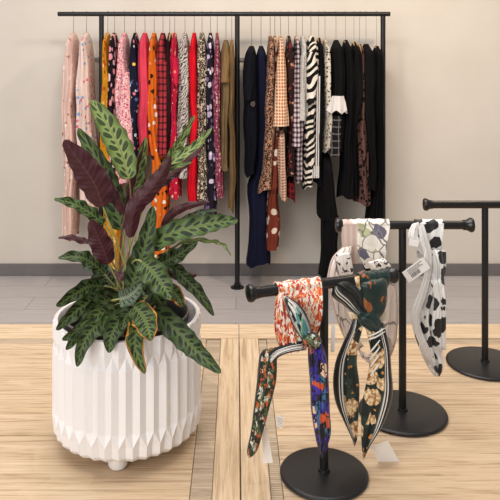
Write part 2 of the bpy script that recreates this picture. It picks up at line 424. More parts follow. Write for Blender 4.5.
G('dress','grey snake print dress hanging left of the bright red dress',fab['snake'],[(T,183,187),(60,179.5,190),(120,179,190),(176,178,190)],seed=12)
G('dress','long bright red dress hanging among the printed clothes left of the pole',fab['red'],[(T,192.5,196),(62,190.5,197.5),(110,191.5,197.5),(150,190.5,198),(205,190.5,198)],seed=13,amp=.08)
G('dress','beige leopard spotted dress hanging right of the bright red dress',fab['leopard'],[(T,200,204),(62,198,207),(120,198.5,207),(201,198,208)],seed=14)
G('dress','black dress with lilac flowers hanging right of the beige leopard dress',fab['lilac'],[(T,209,212),(55,207.5,213.5),(120,208,214.5),(170,208,216),(216,205,217)],seed=15)
G('dress','mauve pink floral dress hanging left of the khaki jacket',fab['mauve'],[(T,216,218.5),(70,214.5,220.5),(130,214.8,220.5),(160,215,222),(194,217,223.5)],seed=16)
G('jacket','khaki jacket with a short cuffed sleeve hanging left of the rack pole',fab['olive'],[(40,224,228),(58,221.5,229.5),(110,221.8,229),(165,221.5,228.5)],seed=17,sleeve=(fab['khaki'],[(46,223,229),(62,221.5,229.5),(82,221,228.5)]),extra=cuff)
G('trousers','long olive trousers hanging against the left side of the centre pole',fab['khaki'],[(40,230.5,233),(60,229.6,233.5),(120,230,233.8),(206,229.8,234.2)],seed=18,amp=.08)
G('jacket','midnight blue jacket with a beaded spot hanging right of the centre pole',fab['midnight'],[(46,249,254),(62,245,256),(110,244,257),(170,246,256)],seed=19,sleeve=(fab['midnight'],[(52,246,255),(80,243.5,254),(100,245,252)]),extra=brooch)
G('dress','long plain navy dress hanging to just above the skirting',fab['navy'],[(46,259,263),(62,257,266),(110,257.2,267),(165,256,267),(190,250,267.5),(262,248,268)],seed=20,Y=YG+.02)
G('blouse','tan leopard print blouse hanging right of the navy dress',fab['tanleo'],[(36,268.5,272),(62,267.5,274),(110,264,274),(150,261.5,273.5),(190,258.5,273)],seed=21,Y=YG-.02)
G('dress','long rust and cream printed dress hanging below the leopard blouse',fab['rust'],[(36,274.2,275.4),(80,274.2,276.4),(150,274,276.8),(200,266,277),(245,265,277)],seed=22,Y=YG+.01,amp=.06)
G('jumper','orange and cream grid knit jumper hanging right of the tan leopard blouse',fab['grid'],[(36,279,282),(60,277.5,283.5),(90,276,286),(125,275,287.5)],seed=23,Y=YG-.04,sleeve=(fab['grid'],[(56,277.5,283.5),(90,275,286),(126,273,287.5)]))
G('skirt','tan and brown ribbed skirt hanging below the grid knit jumper',fab['tanrib'],[(128,277.5,284),(160,277.5,284),(196,278,285)],seed=24,hanger=False,Y=YG-.04)
G('dress','dark brown floral dress hanging right of the grid knit jumper',fab['brownfl'],[(36,287,290),(65,286,293),(120,288,294),(175,286,294)],seed=25)
G('skirt','black and red checked skirt hanging below the dark brown floral dress',fab['blkred'],[(177,287,293.5),(186,287,293.5),(196,287,293.5)],seed=26,hanger=False)
G('shirt','white and plum checked shirt hanging left of the plain grey top',fab['whplum'],[(36,295,297.5),(65,294.5,299),(110,294.8,300.5),(147,294.5,302),(180,295,301)],seed=27,sleeve=(fab['whplum'],[(56,295,299.5),(100,293,300.5),(146,292,302)]))
G('top','plain pale grey top hanging between checked shirt and zebra print',fab['greymel'],[(36,300.8,304),(60,299.6,305.2),(100,301.2,305.4),(119,301.4,305.6)],seed=28,sleeve=(fab['greymel'],[(56,300,305.5),(90,299,305.5),(120,298.5,305.8)]))
G('dress','black and cream zebra print dress hanging in the middle of the right half',fab['zebra'],[(36,309,313),(52,306.5,316),(100,306.4,315),(120,304,314),(150,303,313),(183,302,311)],seed=29,Y=YG-.02,sleeve=(fab['zebrab'],[(52,308,316),(75,306.5,318),(103,306.5,315)]))
G('jacket','black jacket with pale ribbon stripes hanging right of the zebra dress',fab['black'],[(38,317.5,320),(60,316.6,321),(120,315.4,321),(150,314.4,320),(179,312.5,319.5)],seed=30,extra=stripes,amp=.05)
G('dress','cream and black lace dress hanging right of the ribbon striped jacket',fab['lace'],[(40,324,326),(62,322.5,328.5),(110,322.5,328.5),(150,321.8,328.8)],seed=31)
G('jumpsuit','long black wide legged jumpsuit hanging below the cream lace dress',fab['blackb'],[(152,321,329),(180,319.8,332),(214,318,334),(216,321.5,335),(245,322,336),(277,322,337)],seed=32,hanger=False,k=6)
G('blouse','black blouse with a white ruffled cuff hanging right of the lace dress',fab['black'],[(40,334,338),(62,331,342),(120,331,342),(150,331,341)],seed=33,extra=lambda r,Y:(frill(r,Y),plaidtail(r,Y)))
G('dress','black dress ending at knee height hanging behind the white ruffled cuff',fab['blackb'],[(40,344,347),(62,343.5,350),(130,343.5,350.5),(196,338.5,350)],seed=34)
G('cardigan','plain black cardigan hanging left of the mauve lace slip',fab['black'],[(42,353,355),(64,350.5,359),(108,350,358),(130,350,355),(192,350,354)],seed=35,amp=.05)
G('dress','mauve slip dress with black lace hem hanging among the black clothes',fab['sheer'],[(44,359,360),(66,358,361),(105,357,362),(140,355,365),(198,354,366)],seed=36,Y=YG+.02)
G('coat','short black coat hanging right of the mauve lace slip',fab['blackb'],[(44,364,368),(66,360,373),(105,361,373),(150,365,373),(190,366,373)],seed=37)
G('dress','long black dress hanging at the far right end of the rack',fab['black'],[(46,375,378),(70,373,380),(150,372,379.5),(200,371,379.5),(268,362,380)],seed=38,k=7)

# ---------------------------------------------------------------- planter
PX=128; Yp=1.60; pc=P(PX,0,Yp); ZB=TZ+.028; ZT=.79; RP=.1745
pl=empty('planter',(pc.x,Yp,TZ),'large white fluted ceramic planter holding the leafy plant','planter')
def pot():
    mb=MB(); N=72; d=.0078
    rings=[(ZB,-.013,-.019),(ZB+.010,-.003,-.003-d),(ZB+.034,0,-d),(ZB+.062,-d,0.0),(ZB+.198,-d,0.0),(ZB+.228,0.0,-d),(ZT-.005,-.0005,-d),(ZT-.001,-.002,-d*.9),(ZT,-.004,-.004)]
    vs=[]
    for z,a,b in rings:
        for k in range(N):
            r=RP+(a if k%2==0 else b); th=2*math.pi*(k+.5)/N
            vs.append((pc.x+r*math.cos(th),Yp+r*math.sin(th),z))
    fs=[]
    for i in range(len(rings)-1):
        for k in range(N):
            a,b,c,e=i*N+k,i*N+(k+1)%N,(i+1)*N+(k+1)%N,(i+1)*N+k
            if k%2==0: fs+=[[a,b,e],[b,c,e]] if i in(3,5,7) else [[a,b,c],[a,c,e]]
            else: fs+=[[a,b,c],[a,c,e]] if i in(3,5,7) else [[a,b,e],[b,c,e]]
    fs.append([k for k in range(N)][::-1])
    mb.add(vs,fs,0,smooth=False)
    mb.build('pot_body',M['ceramic'],pl)
    mb=MB(); ro=RP-.004; ri=RP-.014
    mb.lathe([(ro+.0005,ZT),(ri+.002,ZT+.0005),(ri,ZT-.004),(ri-.004,ZB+.02),(.0001,ZB+.018)],(pc.x,Yp,0),'Z',72,cap=False)
    mb.build('inner_wall',M['ceramic_in'],pl)
    for a in (270,30,150):
        mb=MB(); x=pc.x+.125*math.cos(math.radians(a))-.002; y=Yp+.125*math.sin(math.radians(a))
        mb.lathe([(.0001,TZ),(.018,TZ),(.021,TZ+.004),(.024,ZB+.001),(.0001,ZB+.001)],(x,y,0),'Z',24); mb.build('foot',M['ceramic'],pl)
pot()
NX,NY=pc.x-.002,Yp; ZN=ZT+.003
np_=empty('nursery_pot',(NX,NY,ZB+.019),'black plastic nursery pot of soil sitting inside the white planter','pot')
mb=MB(); mb.lathe([(.0001,ZB+.019),(.108,ZB+.019),(.138,ZN-.02),(.1475,ZN-.014),(.148,ZN),(.1445,ZN+.0015),(.142,ZN-.001),(.136,ZN-.02),(.126,ZN-.09)],(NX,NY,0),'Z',56,cap=False)
mb.build('pot_shell',M['plastic'],np_)
mb=MB(); mb.lathe([(.1436,ZN+.001),(.1445,ZN+.0026),(.1470,ZN+.0024),(.1482,ZN+.0006),(.1478,ZN-.002)],(NX,NY,0),'Z',56,cap=False); mb.build('pot_rim',solid('dusty_plastic',(104,94,88),.6,.15),np_)
def soil():
    mb=MB(); n=40; vs=[(NX,NY,ZN-.06)]; fs=[]
    for i in range(1,9):
        for k in range(n):
            a=2*math.pi*k/n; r=.124*i/8
            vs.append((NX+r*math.cos(a),NY+r*math.sin(a),ZN-.062-.008*(i/8)**2+rnd.uniform(-.004,.004)))
    fs=[[0,1+k,1+(k+1)%n] for k in range(n)]+[[1+(i-1)*n+k,1+i*n+k,1+i*n+(k+1)%n,1+(i-1)*n+(k+1)%n] for i in range(1,8) for k in range(n)]
    mb.add(vs,fs); mb.build('soil',M['soil'],np_)
soil()

# ---------------------------------------------------------------- plant
def leaf_mat(name, light, mid, spot, N=8, edge=None):
    t=NT(name,.48,spec=.25); uv=t.coord('UV'); sp=t.n('ShaderNodeSeparateXYZ',Vector=uv)
    ob=t.coord(); nz=t.n('ShaderNodeTexNoise',Vector=ob,Scale=45.0,Detail=3.0); wob=t.math('MULTIPLY',t.math('SUBTRACT',nz.outputs[0],.5),.35)
    u=t.math('SUBTRACT',t.math('MULTIPLY',sp.outputs[0],2.0),1.0); s=t.math('ABSOLUTE',u)
    side=t.math('MULTIPLY',t.math('GREATER_THAN',u,0.0),.5)
    ph=t.math('ADD',t.math('SUBTRACT',t.math('MULTIPLY',sp.outputs[1],float(N*1.55)),t.math('MULTIPLY',s,1.5)),t.math('ADD',side,wob))
    cell=t.math('FLOOR',ph); f=t.math('SUBTRACT',t.math('SUBTRACT',ph,cell),.5)
    big=t.math('LESS_THAN',t.math('MODULO',t.math('ABSOLUTE',cell),2.0),.5)
    sa=t.math('ADD',.17,t.math('MULTIPLY',big,.16)); sc=t.math('ADD',.27,t.math('MULTIPLY',big,.17)); fa=t.math('ADD',.28,t.math('MULTIPLY',big,.17))
    e1=t.math('POWER',t.math('DIVIDE',t.math('SUBTRACT',t.math('ADD',s,t.math('MULTIPLY',wob,.3)),sc),sa),2.0)
    e2=t.math('POWER',t.math('DIVIDE',f,fa),2.0)
    spotm=t.math('SMOOTHSTEP' if False else 'LESS_THAN',t.math('ADD',e1,e2),1.0)
    ground=t.ramp(t.math('ADD',s,wob),[(.0,lin(light)),(.6,lin(mid)),(.97,lin([c*.72 for c in mid]))])
    col=t.mix(t.math('MULTIPLY',spotm,.92),ground,lin(spot))
    col=t.mix(t.math('LESS_THAN',s,.035),col,lin([c*.8 for c in light]))
    if edge:
        ed=t.math('GREATER_THAN',t.math('ADD',t.math('ADD',s,t.math('MULTIPLY',wob,3.0)),t.math('MULTIPLY',sp.outputs[1],.28)),1.0)
        col=t.mix(ed,col,lin(edge))
        ed2=t.math('GREATER_THAN',t.math('ADD',t.math('ADD',s,t.math('MULTIPLY',wob,3.0)),t.math('MULTIPLY',sp.outputs[1],.28)),1.16)
        col=t.mix(ed2,col,lin((112,52,24)))
    vein=t.math('SINE',t.math('MULTIPLY',ph,12.0)); t.bump(vein,.12,.002)
    return t.out(col)
LM={'a':leaf_mat('leaf_lit',(146,158,96),(120,140,76),(50,64,42)),  # paler copy for the lit upper leaves, light put into the colour
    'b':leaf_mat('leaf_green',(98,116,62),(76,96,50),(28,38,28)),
    'c':leaf_mat('leaf_shaded',(86,102,54),(62,80,42),(23,30,22),9),  # darker copy for the lower leaves, shade put into the colour
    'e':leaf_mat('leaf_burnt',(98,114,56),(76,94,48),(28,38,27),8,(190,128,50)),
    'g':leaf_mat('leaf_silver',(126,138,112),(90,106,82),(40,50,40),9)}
def under_mat():
    t=NT('leaf_underside',.5,spec=.35); sp=t.n('ShaderNodeSeparateXYZ',Vector=t.coord('UV'))
    s=t.math('ABSOLUTE',t.math('SUBTRACT',t.math('MULTIPLY',sp.outputs[0],2.0),1.0))
    v=t.math('SINE',t.math('SUBTRACT',t.math('MULTIPLY',sp.outputs[1],75.0),t.math('MULTIPLY',s,9.0)))
    t.bump(v,.2,.0015)
    col=t.ramp(t.math('ADD',t.math('MULTIPLY',v,.1),.5),[(.35,lin((58,22,28))),(.7,lin((72,30,36)))])
    return t.out(t.mix(t.math('LESS_THAN',s,.04),col,lin((92,48,44))))
UND=under_mat()
STEM=solid('stem_green',(142,140,84),.5,.2); STEMD=solid('stem_brown',(112,74,56),.5,.2)
plant=empty('rattlesnake_plant',(NX,NY,ZN-.035),'leafy calathea with spotted wavy green leaves and maroon undersides in the white planter','plant')
ROOT=Vector((NX,NY,ZN-.075))
def leaf(pts, hw, face='top', m='b', tilt=0., wav=.25, ys=(1.6,1.6), stem=True, cup=.25, shape=(.75,.55)):
    """pts px along the midrib from base to tip; ys distance at base and tip"""
    k=len(pts); nl,nc=46,11
    p3=[tuple(P(p[0],p[1],ys[0]+(ys[1]-ys[0])*i/(k-1))) for i,p in enumerate(pts)]
    mid=[Vector(p) for p in cr(p3,nl)]; hwm=hw*(ys[0]+ys[1])/2/F
    ph=rnd.random()*6; vt=[]; uv=[]; nb=[]
    L=sum((mid[i+1]-mid[i]).length for i in range(nl-1)); waves=max(3,L/.034)
    for i,c in enumerate(mid):
        t=i/(nl-1); T=(mid[min(i+1,nl-1)]-mid[max(i-1,0)]).normalized()
        view=(Vector((0,0,EYE))-c).normalized()
        N=(view-T*view.dot(T)).normalized()
        if face!='top': N=-N
        N=Matrix.Rotation(math.radians(tilt),3,T)@N
        A=T.cross(N).normalized()
        w=hwm*(math.sin(math.pi*min(1,max(0,t))**shape[0])**shape[1])*(1-.25*t**6) if 0<t<1 else 0
        for j in range(nc):
            u=j/(nc-1)*2-1
            z=hwm*(cup*abs(u)**1.4*1.0 + wav*abs(u)**2.2*math.sin(waves*2*math.pi*t+ph+(1.6 if u>0 else 0)))*min(1,w/hwm*1.3)
            wj=w*(1+.06*math.sin(waves*2*math.pi*t+ph+1+(1.6 if u>0 else 0)))
            vt.append(c+A*(u*wj)+N*z); nb.append(N); uv.append(((u+1)/2,t))
    q=[[i*nc+j,i*nc+j+1,(i+1)*nc+j+1,(i+1)*nc+j] for i in range(nl-1) for j in range(nc-1)]
    mb=MB(); off=.0005; n=len(vt)
    allv=[v+nn*off for v,nn in zip(vt,nb)]+[v-nn*off for v,nn in zip(vt,nb)]
    fs=q; mb.add(allv,[],0,uv+uv)
    for f in q: mb.f.append(f); mb.mi.append(0); mb.sm.append(True)
    for f in q: mb.f.append([x+n for x in f][::-1]); mb.mi.append(1); mb.sm.append(True)
    bd=[j for j in range(nc)]+[i*nc+nc-1 for i in range(1,nl)]+[(nl-1)*nc+j for j in range(nc-2,-1,-1)]+[i*nc for i in range(nl-2,0,-1)]
    for a,b in zip(bd,bd[1:]+bd[:1]): mb.f.append([a,a+n,b+n,b]); mb.mi.append(1); mb.sm.append(False)
    o=mb.build('leaf',[LM[m],UND],plant,70)
    if stem:
        b=mid[0]; T=(mid[2]-mid[0]).normalized(); r0=ROOT+Vector((rnd.uniform(-.035,.035),rnd.uniform(-.04,.03),0))
        q1=r0+Vector((0,0,.45*(b-r0).length)); q2=b-T*min(.05,.35*(b-r0).length)
        pp=[]
        for i in range(15):
            t=i/14; pp.append((1-t)**3*r0+3*(1-t)**2*t*q1+3*(1-t)*t*t*q2+t**3*b)
        sb=MB(); sb.tube(pp,[.0032-.0014*i/14 for i in range(15)],8); sb.build('stem',STEM if rnd.random()<.7 else STEMD,plant)
U='under'
# back and upper leaves
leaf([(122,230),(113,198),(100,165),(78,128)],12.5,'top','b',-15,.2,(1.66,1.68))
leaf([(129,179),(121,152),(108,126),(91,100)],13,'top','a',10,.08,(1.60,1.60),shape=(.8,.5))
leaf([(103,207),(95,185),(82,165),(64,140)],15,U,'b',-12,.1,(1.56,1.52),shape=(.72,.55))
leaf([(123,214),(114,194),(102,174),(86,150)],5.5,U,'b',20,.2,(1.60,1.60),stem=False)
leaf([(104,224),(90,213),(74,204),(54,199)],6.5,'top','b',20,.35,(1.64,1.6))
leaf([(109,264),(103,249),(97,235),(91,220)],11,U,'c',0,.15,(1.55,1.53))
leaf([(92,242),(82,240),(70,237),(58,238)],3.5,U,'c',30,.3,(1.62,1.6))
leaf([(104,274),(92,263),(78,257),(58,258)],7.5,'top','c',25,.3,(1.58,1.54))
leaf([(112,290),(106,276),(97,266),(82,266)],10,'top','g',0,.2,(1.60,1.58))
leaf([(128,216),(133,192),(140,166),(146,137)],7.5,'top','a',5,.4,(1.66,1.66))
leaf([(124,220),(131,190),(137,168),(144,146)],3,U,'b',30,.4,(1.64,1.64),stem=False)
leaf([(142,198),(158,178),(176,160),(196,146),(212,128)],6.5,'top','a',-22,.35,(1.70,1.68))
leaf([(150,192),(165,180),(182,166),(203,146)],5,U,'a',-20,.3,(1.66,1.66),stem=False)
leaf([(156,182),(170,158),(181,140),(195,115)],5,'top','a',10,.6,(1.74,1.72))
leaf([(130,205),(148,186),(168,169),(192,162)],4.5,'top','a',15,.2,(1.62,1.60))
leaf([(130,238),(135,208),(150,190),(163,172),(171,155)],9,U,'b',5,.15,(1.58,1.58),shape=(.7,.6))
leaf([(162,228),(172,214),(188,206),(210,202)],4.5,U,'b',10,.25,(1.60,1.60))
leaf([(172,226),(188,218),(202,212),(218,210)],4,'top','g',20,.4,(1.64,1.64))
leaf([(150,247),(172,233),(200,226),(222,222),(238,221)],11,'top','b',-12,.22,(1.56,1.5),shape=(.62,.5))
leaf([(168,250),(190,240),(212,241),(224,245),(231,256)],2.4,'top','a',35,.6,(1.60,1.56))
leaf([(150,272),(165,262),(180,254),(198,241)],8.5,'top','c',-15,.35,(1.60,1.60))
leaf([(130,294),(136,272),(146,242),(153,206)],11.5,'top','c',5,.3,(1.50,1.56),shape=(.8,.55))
# lower skirt of leaves
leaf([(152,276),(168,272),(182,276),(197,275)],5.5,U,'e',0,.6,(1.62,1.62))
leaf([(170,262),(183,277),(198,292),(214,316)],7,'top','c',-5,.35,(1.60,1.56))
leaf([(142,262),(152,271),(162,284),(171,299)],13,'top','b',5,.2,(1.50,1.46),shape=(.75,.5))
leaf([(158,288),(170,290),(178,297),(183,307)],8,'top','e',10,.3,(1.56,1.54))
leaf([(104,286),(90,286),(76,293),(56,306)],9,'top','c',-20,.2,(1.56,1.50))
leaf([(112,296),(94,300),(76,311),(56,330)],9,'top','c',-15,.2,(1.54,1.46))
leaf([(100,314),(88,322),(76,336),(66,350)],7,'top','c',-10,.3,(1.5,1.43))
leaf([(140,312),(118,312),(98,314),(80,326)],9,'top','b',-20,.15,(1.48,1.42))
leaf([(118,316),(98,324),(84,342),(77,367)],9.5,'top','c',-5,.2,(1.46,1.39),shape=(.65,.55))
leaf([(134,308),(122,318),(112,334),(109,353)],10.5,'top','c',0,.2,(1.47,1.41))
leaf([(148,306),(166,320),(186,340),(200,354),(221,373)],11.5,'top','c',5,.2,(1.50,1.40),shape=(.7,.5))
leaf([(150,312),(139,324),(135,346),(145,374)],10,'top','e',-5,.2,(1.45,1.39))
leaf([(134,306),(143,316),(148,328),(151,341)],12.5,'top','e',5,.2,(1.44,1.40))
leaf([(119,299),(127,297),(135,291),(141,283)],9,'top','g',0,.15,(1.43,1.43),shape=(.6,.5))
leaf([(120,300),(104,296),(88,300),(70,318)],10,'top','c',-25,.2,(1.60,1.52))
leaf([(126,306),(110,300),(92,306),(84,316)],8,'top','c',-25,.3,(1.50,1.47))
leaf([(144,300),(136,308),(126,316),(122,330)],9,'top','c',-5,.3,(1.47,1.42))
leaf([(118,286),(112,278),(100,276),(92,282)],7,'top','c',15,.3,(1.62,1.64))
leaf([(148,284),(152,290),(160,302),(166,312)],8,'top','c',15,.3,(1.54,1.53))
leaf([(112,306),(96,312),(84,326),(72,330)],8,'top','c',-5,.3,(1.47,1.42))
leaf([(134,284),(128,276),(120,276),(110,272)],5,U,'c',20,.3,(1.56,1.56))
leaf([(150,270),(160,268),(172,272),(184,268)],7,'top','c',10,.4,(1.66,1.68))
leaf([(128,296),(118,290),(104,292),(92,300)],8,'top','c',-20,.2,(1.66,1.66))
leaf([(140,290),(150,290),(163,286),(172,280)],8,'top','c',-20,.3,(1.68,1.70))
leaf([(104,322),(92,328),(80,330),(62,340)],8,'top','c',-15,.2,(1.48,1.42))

# ---------------------------------------------------------------- scarf stands
def knob(mb, c, d, r=.0165):
    mb.lathe([(.0001,-.003),(.0128,-.003),(.0132,.004),(.0150,.009),(.0176,.0125),(.0184,.0155),(.0184,.0185),(.0168,.0215),(.010,.0235),(.0001,.024)],c,d,30)
def stand(label, A, B, post, ybase, rbar, rbase, thumb=True):
    d=(B-A).normalized(); root=empty('scarf_stand',(post.x,post.y,TZ),label,'display stand','black scarf stands on the table')
    mb=MB(); mb.lathe([(.0001,0),(rbase,0),(rbase+.001,.003),(rbase-.001,.006),(rbase-.006,.0075),(.0001,.0082)],(post.x,post.y,TZ),'Z',72); mb.build('base',M['black_metal'],root)
    mb=MB(); mb.tube([(post.x,post.y,TZ+.007),(post.x,post.y,TZ+.2),(post.x,post.y,A.z-.008)],.0095,20)
    mb.lathe([(.0001,0),(.013,0),(.012,.006),(.0001,.008)],(post.x,post.y,TZ+.0075),'Z',24); mb.build('post',M['black_metal'],root)
    mb=MB(); mb.tube([A,(A+B)/2,B],rbar,22); bar=mb.build('bar',M['black_gloss'],root)
    for e,dd in ((A,-d),(B,d)):
        mb=MB(); knob(mb,e-dd*.004,dd); mb.build('end_knob',M['black_gloss'],bar)
    if thumb:
        z=TZ+ .36; mb=MB(); mb.tube([(post.x-.006,post.y,z),(post.x-.024,post.y-.002,z)],.0028,10)
        mb.lathe([(.0001,-.003),(.0075,-.003),(.0075,.004),(.0001,.005)],(post.x-.024,post.y-.002,z),Vector((-1,0,0)),18); mb.build('thumb_screw',M['black_metal'],root)
    return root
def atz(px,py,z): return P(px,py,Ypl(py,z))
zf=EYE-(283-CY)*1.449/F
A1=atz(256,292.5,zf); B1=atz(388,275.5,zf); Cm=(A1+B1)/2
stand('black scarf stand nearest the camera with an angled bar',A1,B1,Vector((P(324,0,A1.y+(B1.y-A1.y)*.5).x,A1.y+(B1.y-A1.y)*.5,0)),0,.0118,.094,False)
zb=EYE-(225-CY)*1.70/F
A2=P(343,225,1.70); B2=P(466,225,1.70)
stand('black scarf stand behind with the pale floral scarf and bar parallel to the wall',A2,B2,Vector((P(402.5,0,1.70).x,1.70,0)),0,.0108,.110)
A3=P(430,204.5,1.98); B3=P(540,204.5,1.98)
stand('black scarf stand at the right edge, its bar highest in view',A3,B3,Vector(((A3.x+B3.x)/2,1.98,0)),0,.0115,.110,False)

# ---------------------------------------------------------------- scarves
def silk(name, base, cols, scale, size, dist=.02, squash=(1,1,1), border=None, side=0, bcol=(22,20,22), lcol=(226,222,214), rough=.42, lead=None, flower=None, second=None):
    """printed silk; border stripes follow the edges (uv.x across, uv.y along)"""
    t=NT(name,rough,spec=.35,sheen=.2); v=t.distort(t.coord(scale=squash),scale*.8,dist)
    vo=t.n('ShaderNodeTexVoronoi',Vector=v,Scale=float(scale)); sep=t.n('ShaderNodeSeparateColor',Color=vo.outputs['Color'])
    k=len(cols); pick=t.ramp(sep.outputs[0],[(i/k,lin(c)) for i,c in enumerate(cols)],True)
    col=t.mix(t.math('LESS_THAN',vo.outputs['Distance'],size),lin(base),pick)
    if second:
        cols2,sc2,sz2=second; vo2=t.n('ShaderNodeTexVoronoi',Vector=v,Scale=float(sc2)); sp2=t.n('ShaderNodeSeparateColor',Color=vo2.outputs['Color'])
        p2=t.ramp(sp2.outputs[1],[(i/len(cols2),lin(c)) for i,c in enumerate(cols2)],True)
        col=t.mix(t.math('MULTIPLY',t.math('LESS_THAN',vo2.outputs['Distance'],sz2),t.math('GREATER_THAN',sp2.outputs[2],.35)),col,p2)
    if lead:
        thr,lc=lead; ve=t.n('ShaderNodeTexVoronoi',Vector=v,Scale=float(scale)*.8); ve.feature='DISTANCE_TO_EDGE'
        col=t.mix(t.math('LESS_THAN',ve.outputs['Distance'],thr),col,lin(lc))
    if flower:
        fs,fz=flower; o=t.coord(); vf=t.n('ShaderNodeTexVoronoi',Vector=t.distort(o,90,.006),Scale=float(fs)); vp=t.n('ShaderNodeTexVoronoi',Vector=t.distort(o,60,.01),Scale=fs*5.5)
        sf=t.n('ShaderNodeSeparateColor',Color=vf.outputs['Color'])
        m=t.math('MULTIPLY',t.math('LESS_THAN',vf.outputs['Distance'],fz),t.math('GREATER_THAN',sf.outputs[0],.3))
        pet=t.ramp(vp.outputs['Distance'],[(.0,lin((240,220,186))),(.45,lin((222,192,148))),(.75,lin((150,104,60)))])
        pet=t.mix(t.math('LESS_THAN',vf.outputs['Distance'],fz*.28),pet,lin((150,92,44)))
        col=t.mix(m,col,pet)
    if border:
        sp=t.n('ShaderNodeSeparateXYZ',Vector=t.coord('UV'))
        u=t.math('SUBTRACT',t.math('MULTIPLY',sp.outputs[0],2.0),1.0)
        s=t.math('ABSOLUTE',u) if side==0 else t.math('MULTIPLY',u,float(side))
        def band(a,b): return t.math('MULTIPLY',t.math('GREATER_THAN',s,a),t.math('LESS_THAN',s,b))
        col=t.mix(t.math('GREATER_THAN',s,border),col,lin(bcol))
        w=(1-border)
        col=t.mix(band(border+w*.05,border+w*.2),col,lin(lcol)); col=t.mix(band(border+w*.34,border+w*.46),col,lin(lcol))
    return t.out(col)
def panel(rows, bulge=.010, fold=.002, nf=2.5, seed=0, nr=36, nc=25, tip=False, back=.8, mb=None, mi=0):
    """closed, softly pillowed cloth between a left and a right edge. rows: xl,yl,xr,yr,Yl,Yr"""
    rows=[tuple(map(float,(list(r)+[r[4]])[:6])) for r in rows]
    sm=cr(rows,nr); mb=mb or MB(); fr=[];bk=[];uf=[]
    r=random.Random(seed); ph=r.random()*6
    for i,(xl,yl,xr,yr,Yl,Yr) in enumerate(sm):
        a=P(xl,yl,Yl); b=P(xr,yr,Yr); t=i/(nr-1)
        W=(b-a).length; bb=min(bulge,W*.42)*min(1,.2+t/.10,.2+(1-t)/.10)
        for j in range(nc):
            s=j/(nc-1); u=2*s-1; c=a.lerp(b,s); h=math.sqrt(max(0,1-u*u))
            wv=fold*math.sin(nf*math.pi*u+ph+1.3*math.sin(3*t+ph))*h+fold*.6*math.sin(nf*2.3*math.pi*u-ph+5*t)*h
            fr.append(c+Vector((0,-(bb*h+wv+.0004),0))); bk.append(c+Vector((0,bb*h*back+.0004-wv,0))); uf.append((s,t))
    n=len(fr); mb_b=len(mb.v)
    q=[[i*nc+j,i*nc+j+1,(i+1)*nc+j+1,(i+1)*nc+j] for i in range(nr-1) for j in range(nc-1)]
    fs=q+[[x+n for x in f][::-1] for f in q]
    bd=[j for j in range(nc)]+[i*nc+nc-1 for i in range(1,nr)]+[(nr-1)*nc+j for j in range(nc-2,-1,-1)]+[i*nc for i in range(nr-2,0,-1)]
    fs+=[[a,a+n,b+n,b] for a,b in zip(bd,bd[1:]+bd[:1])]
    mb.add(fr+bk,fs,mi,uf+uf); return mb
def drape(pairs, seed=0, nr=44, nc=25, fold=.0015, thick=.0016, nf=3):
    """cloth sheet through 3-D edge pairs (A,B), e.g. front hem, up, over a bar, down behind"""
    rows=[tuple(a)+tuple(b) for a,b in pairs]; sm=cr(rows,nr); mb=MB(); mid=[]; 
    for r in sm:
        a=Vector(r[:3]); b=Vector(r[3:]); mid.append([a.lerp(b,j/(nc-1)) for j in range(nc)])
    top=[];bot=[];uv=[]; rr=random.Random(seed); ph=rr.random()*6
    for i in range(nr):
        for j in range(nc):
            di=mid[min(i+1,nr-1)][j]-mid[max(i-1,0)][j]; dj=mid[i][min(j+1,nc-1)]-mid[i][max(j-1,0)]
            N=di.cross(dj).normalized() if di.cross(dj).length>1e-12 else Vector((0,-1,0))
            u=2*j/(nc-1)-1; w=fold*math.sin(nf*math.pi*u+ph+2*math.sin(i/nr*4))
            top.append(mid[i][j]+N*(thick+w)); bot.append(mid[i][j]-N*(thick-w)); uv.append((j/(nc-1),i/(nr-1)))
    n=nr*nc; q=[[i*nc+j,i*nc+j+1,(i+1)*nc+j+1,(i+1)*nc+j] for i in range(nr-1) for j in range(nc-1)]
    fs=q+[[x+n for x in f][::-1] for f in q]
    bd=[j for j in range(nc)]+[i*nc+nc-1 for i in range(1,nr)]+[(nr-1)*nc+j for j in range(nc-2,-1,-1)]+[i*nc for i in range(nr-2,0,-1)]
    fs+=[[a,a+n,b+n,b] for a,b in zip(bd,bd[1:]+bd[:1])]
    mb.add(top+bot,fs,0,uv+uv); return mb
def over_bar(px0,px1,A,B,front,back,r):
    """edge pairs of a sheet that comes up the front, wraps the bar A-B and falls behind; px0/px1 bound it on the bar"""
    def on(px):
        # parameter of bar point seen at column px
        lo,hi=-.2,1.2
        for _ in range(40):
            m=(lo+hi)/2; q=A.lerp(B,m)
            if q.x*F/q.y+CX<px: lo=m
            else: hi=m
        return A.lerp(B,(lo+hi)/2)
    L,R=on(px0),on(px1); d=(B-A).normalized(); fwd=Vector((d.y,-d.x,0)) if d.x>0 else Vector((-d.y,d.x,0))
    pairs=list(front)
    for a in (-5,25,60,90,120,155,185):
        o=fwd*(math.cos(math.radians(a))*r)+Vector((0,0,math.sin(math.radians(a))*r))
        pairs.append((L+o,R+o))
    return pairs+list(back)

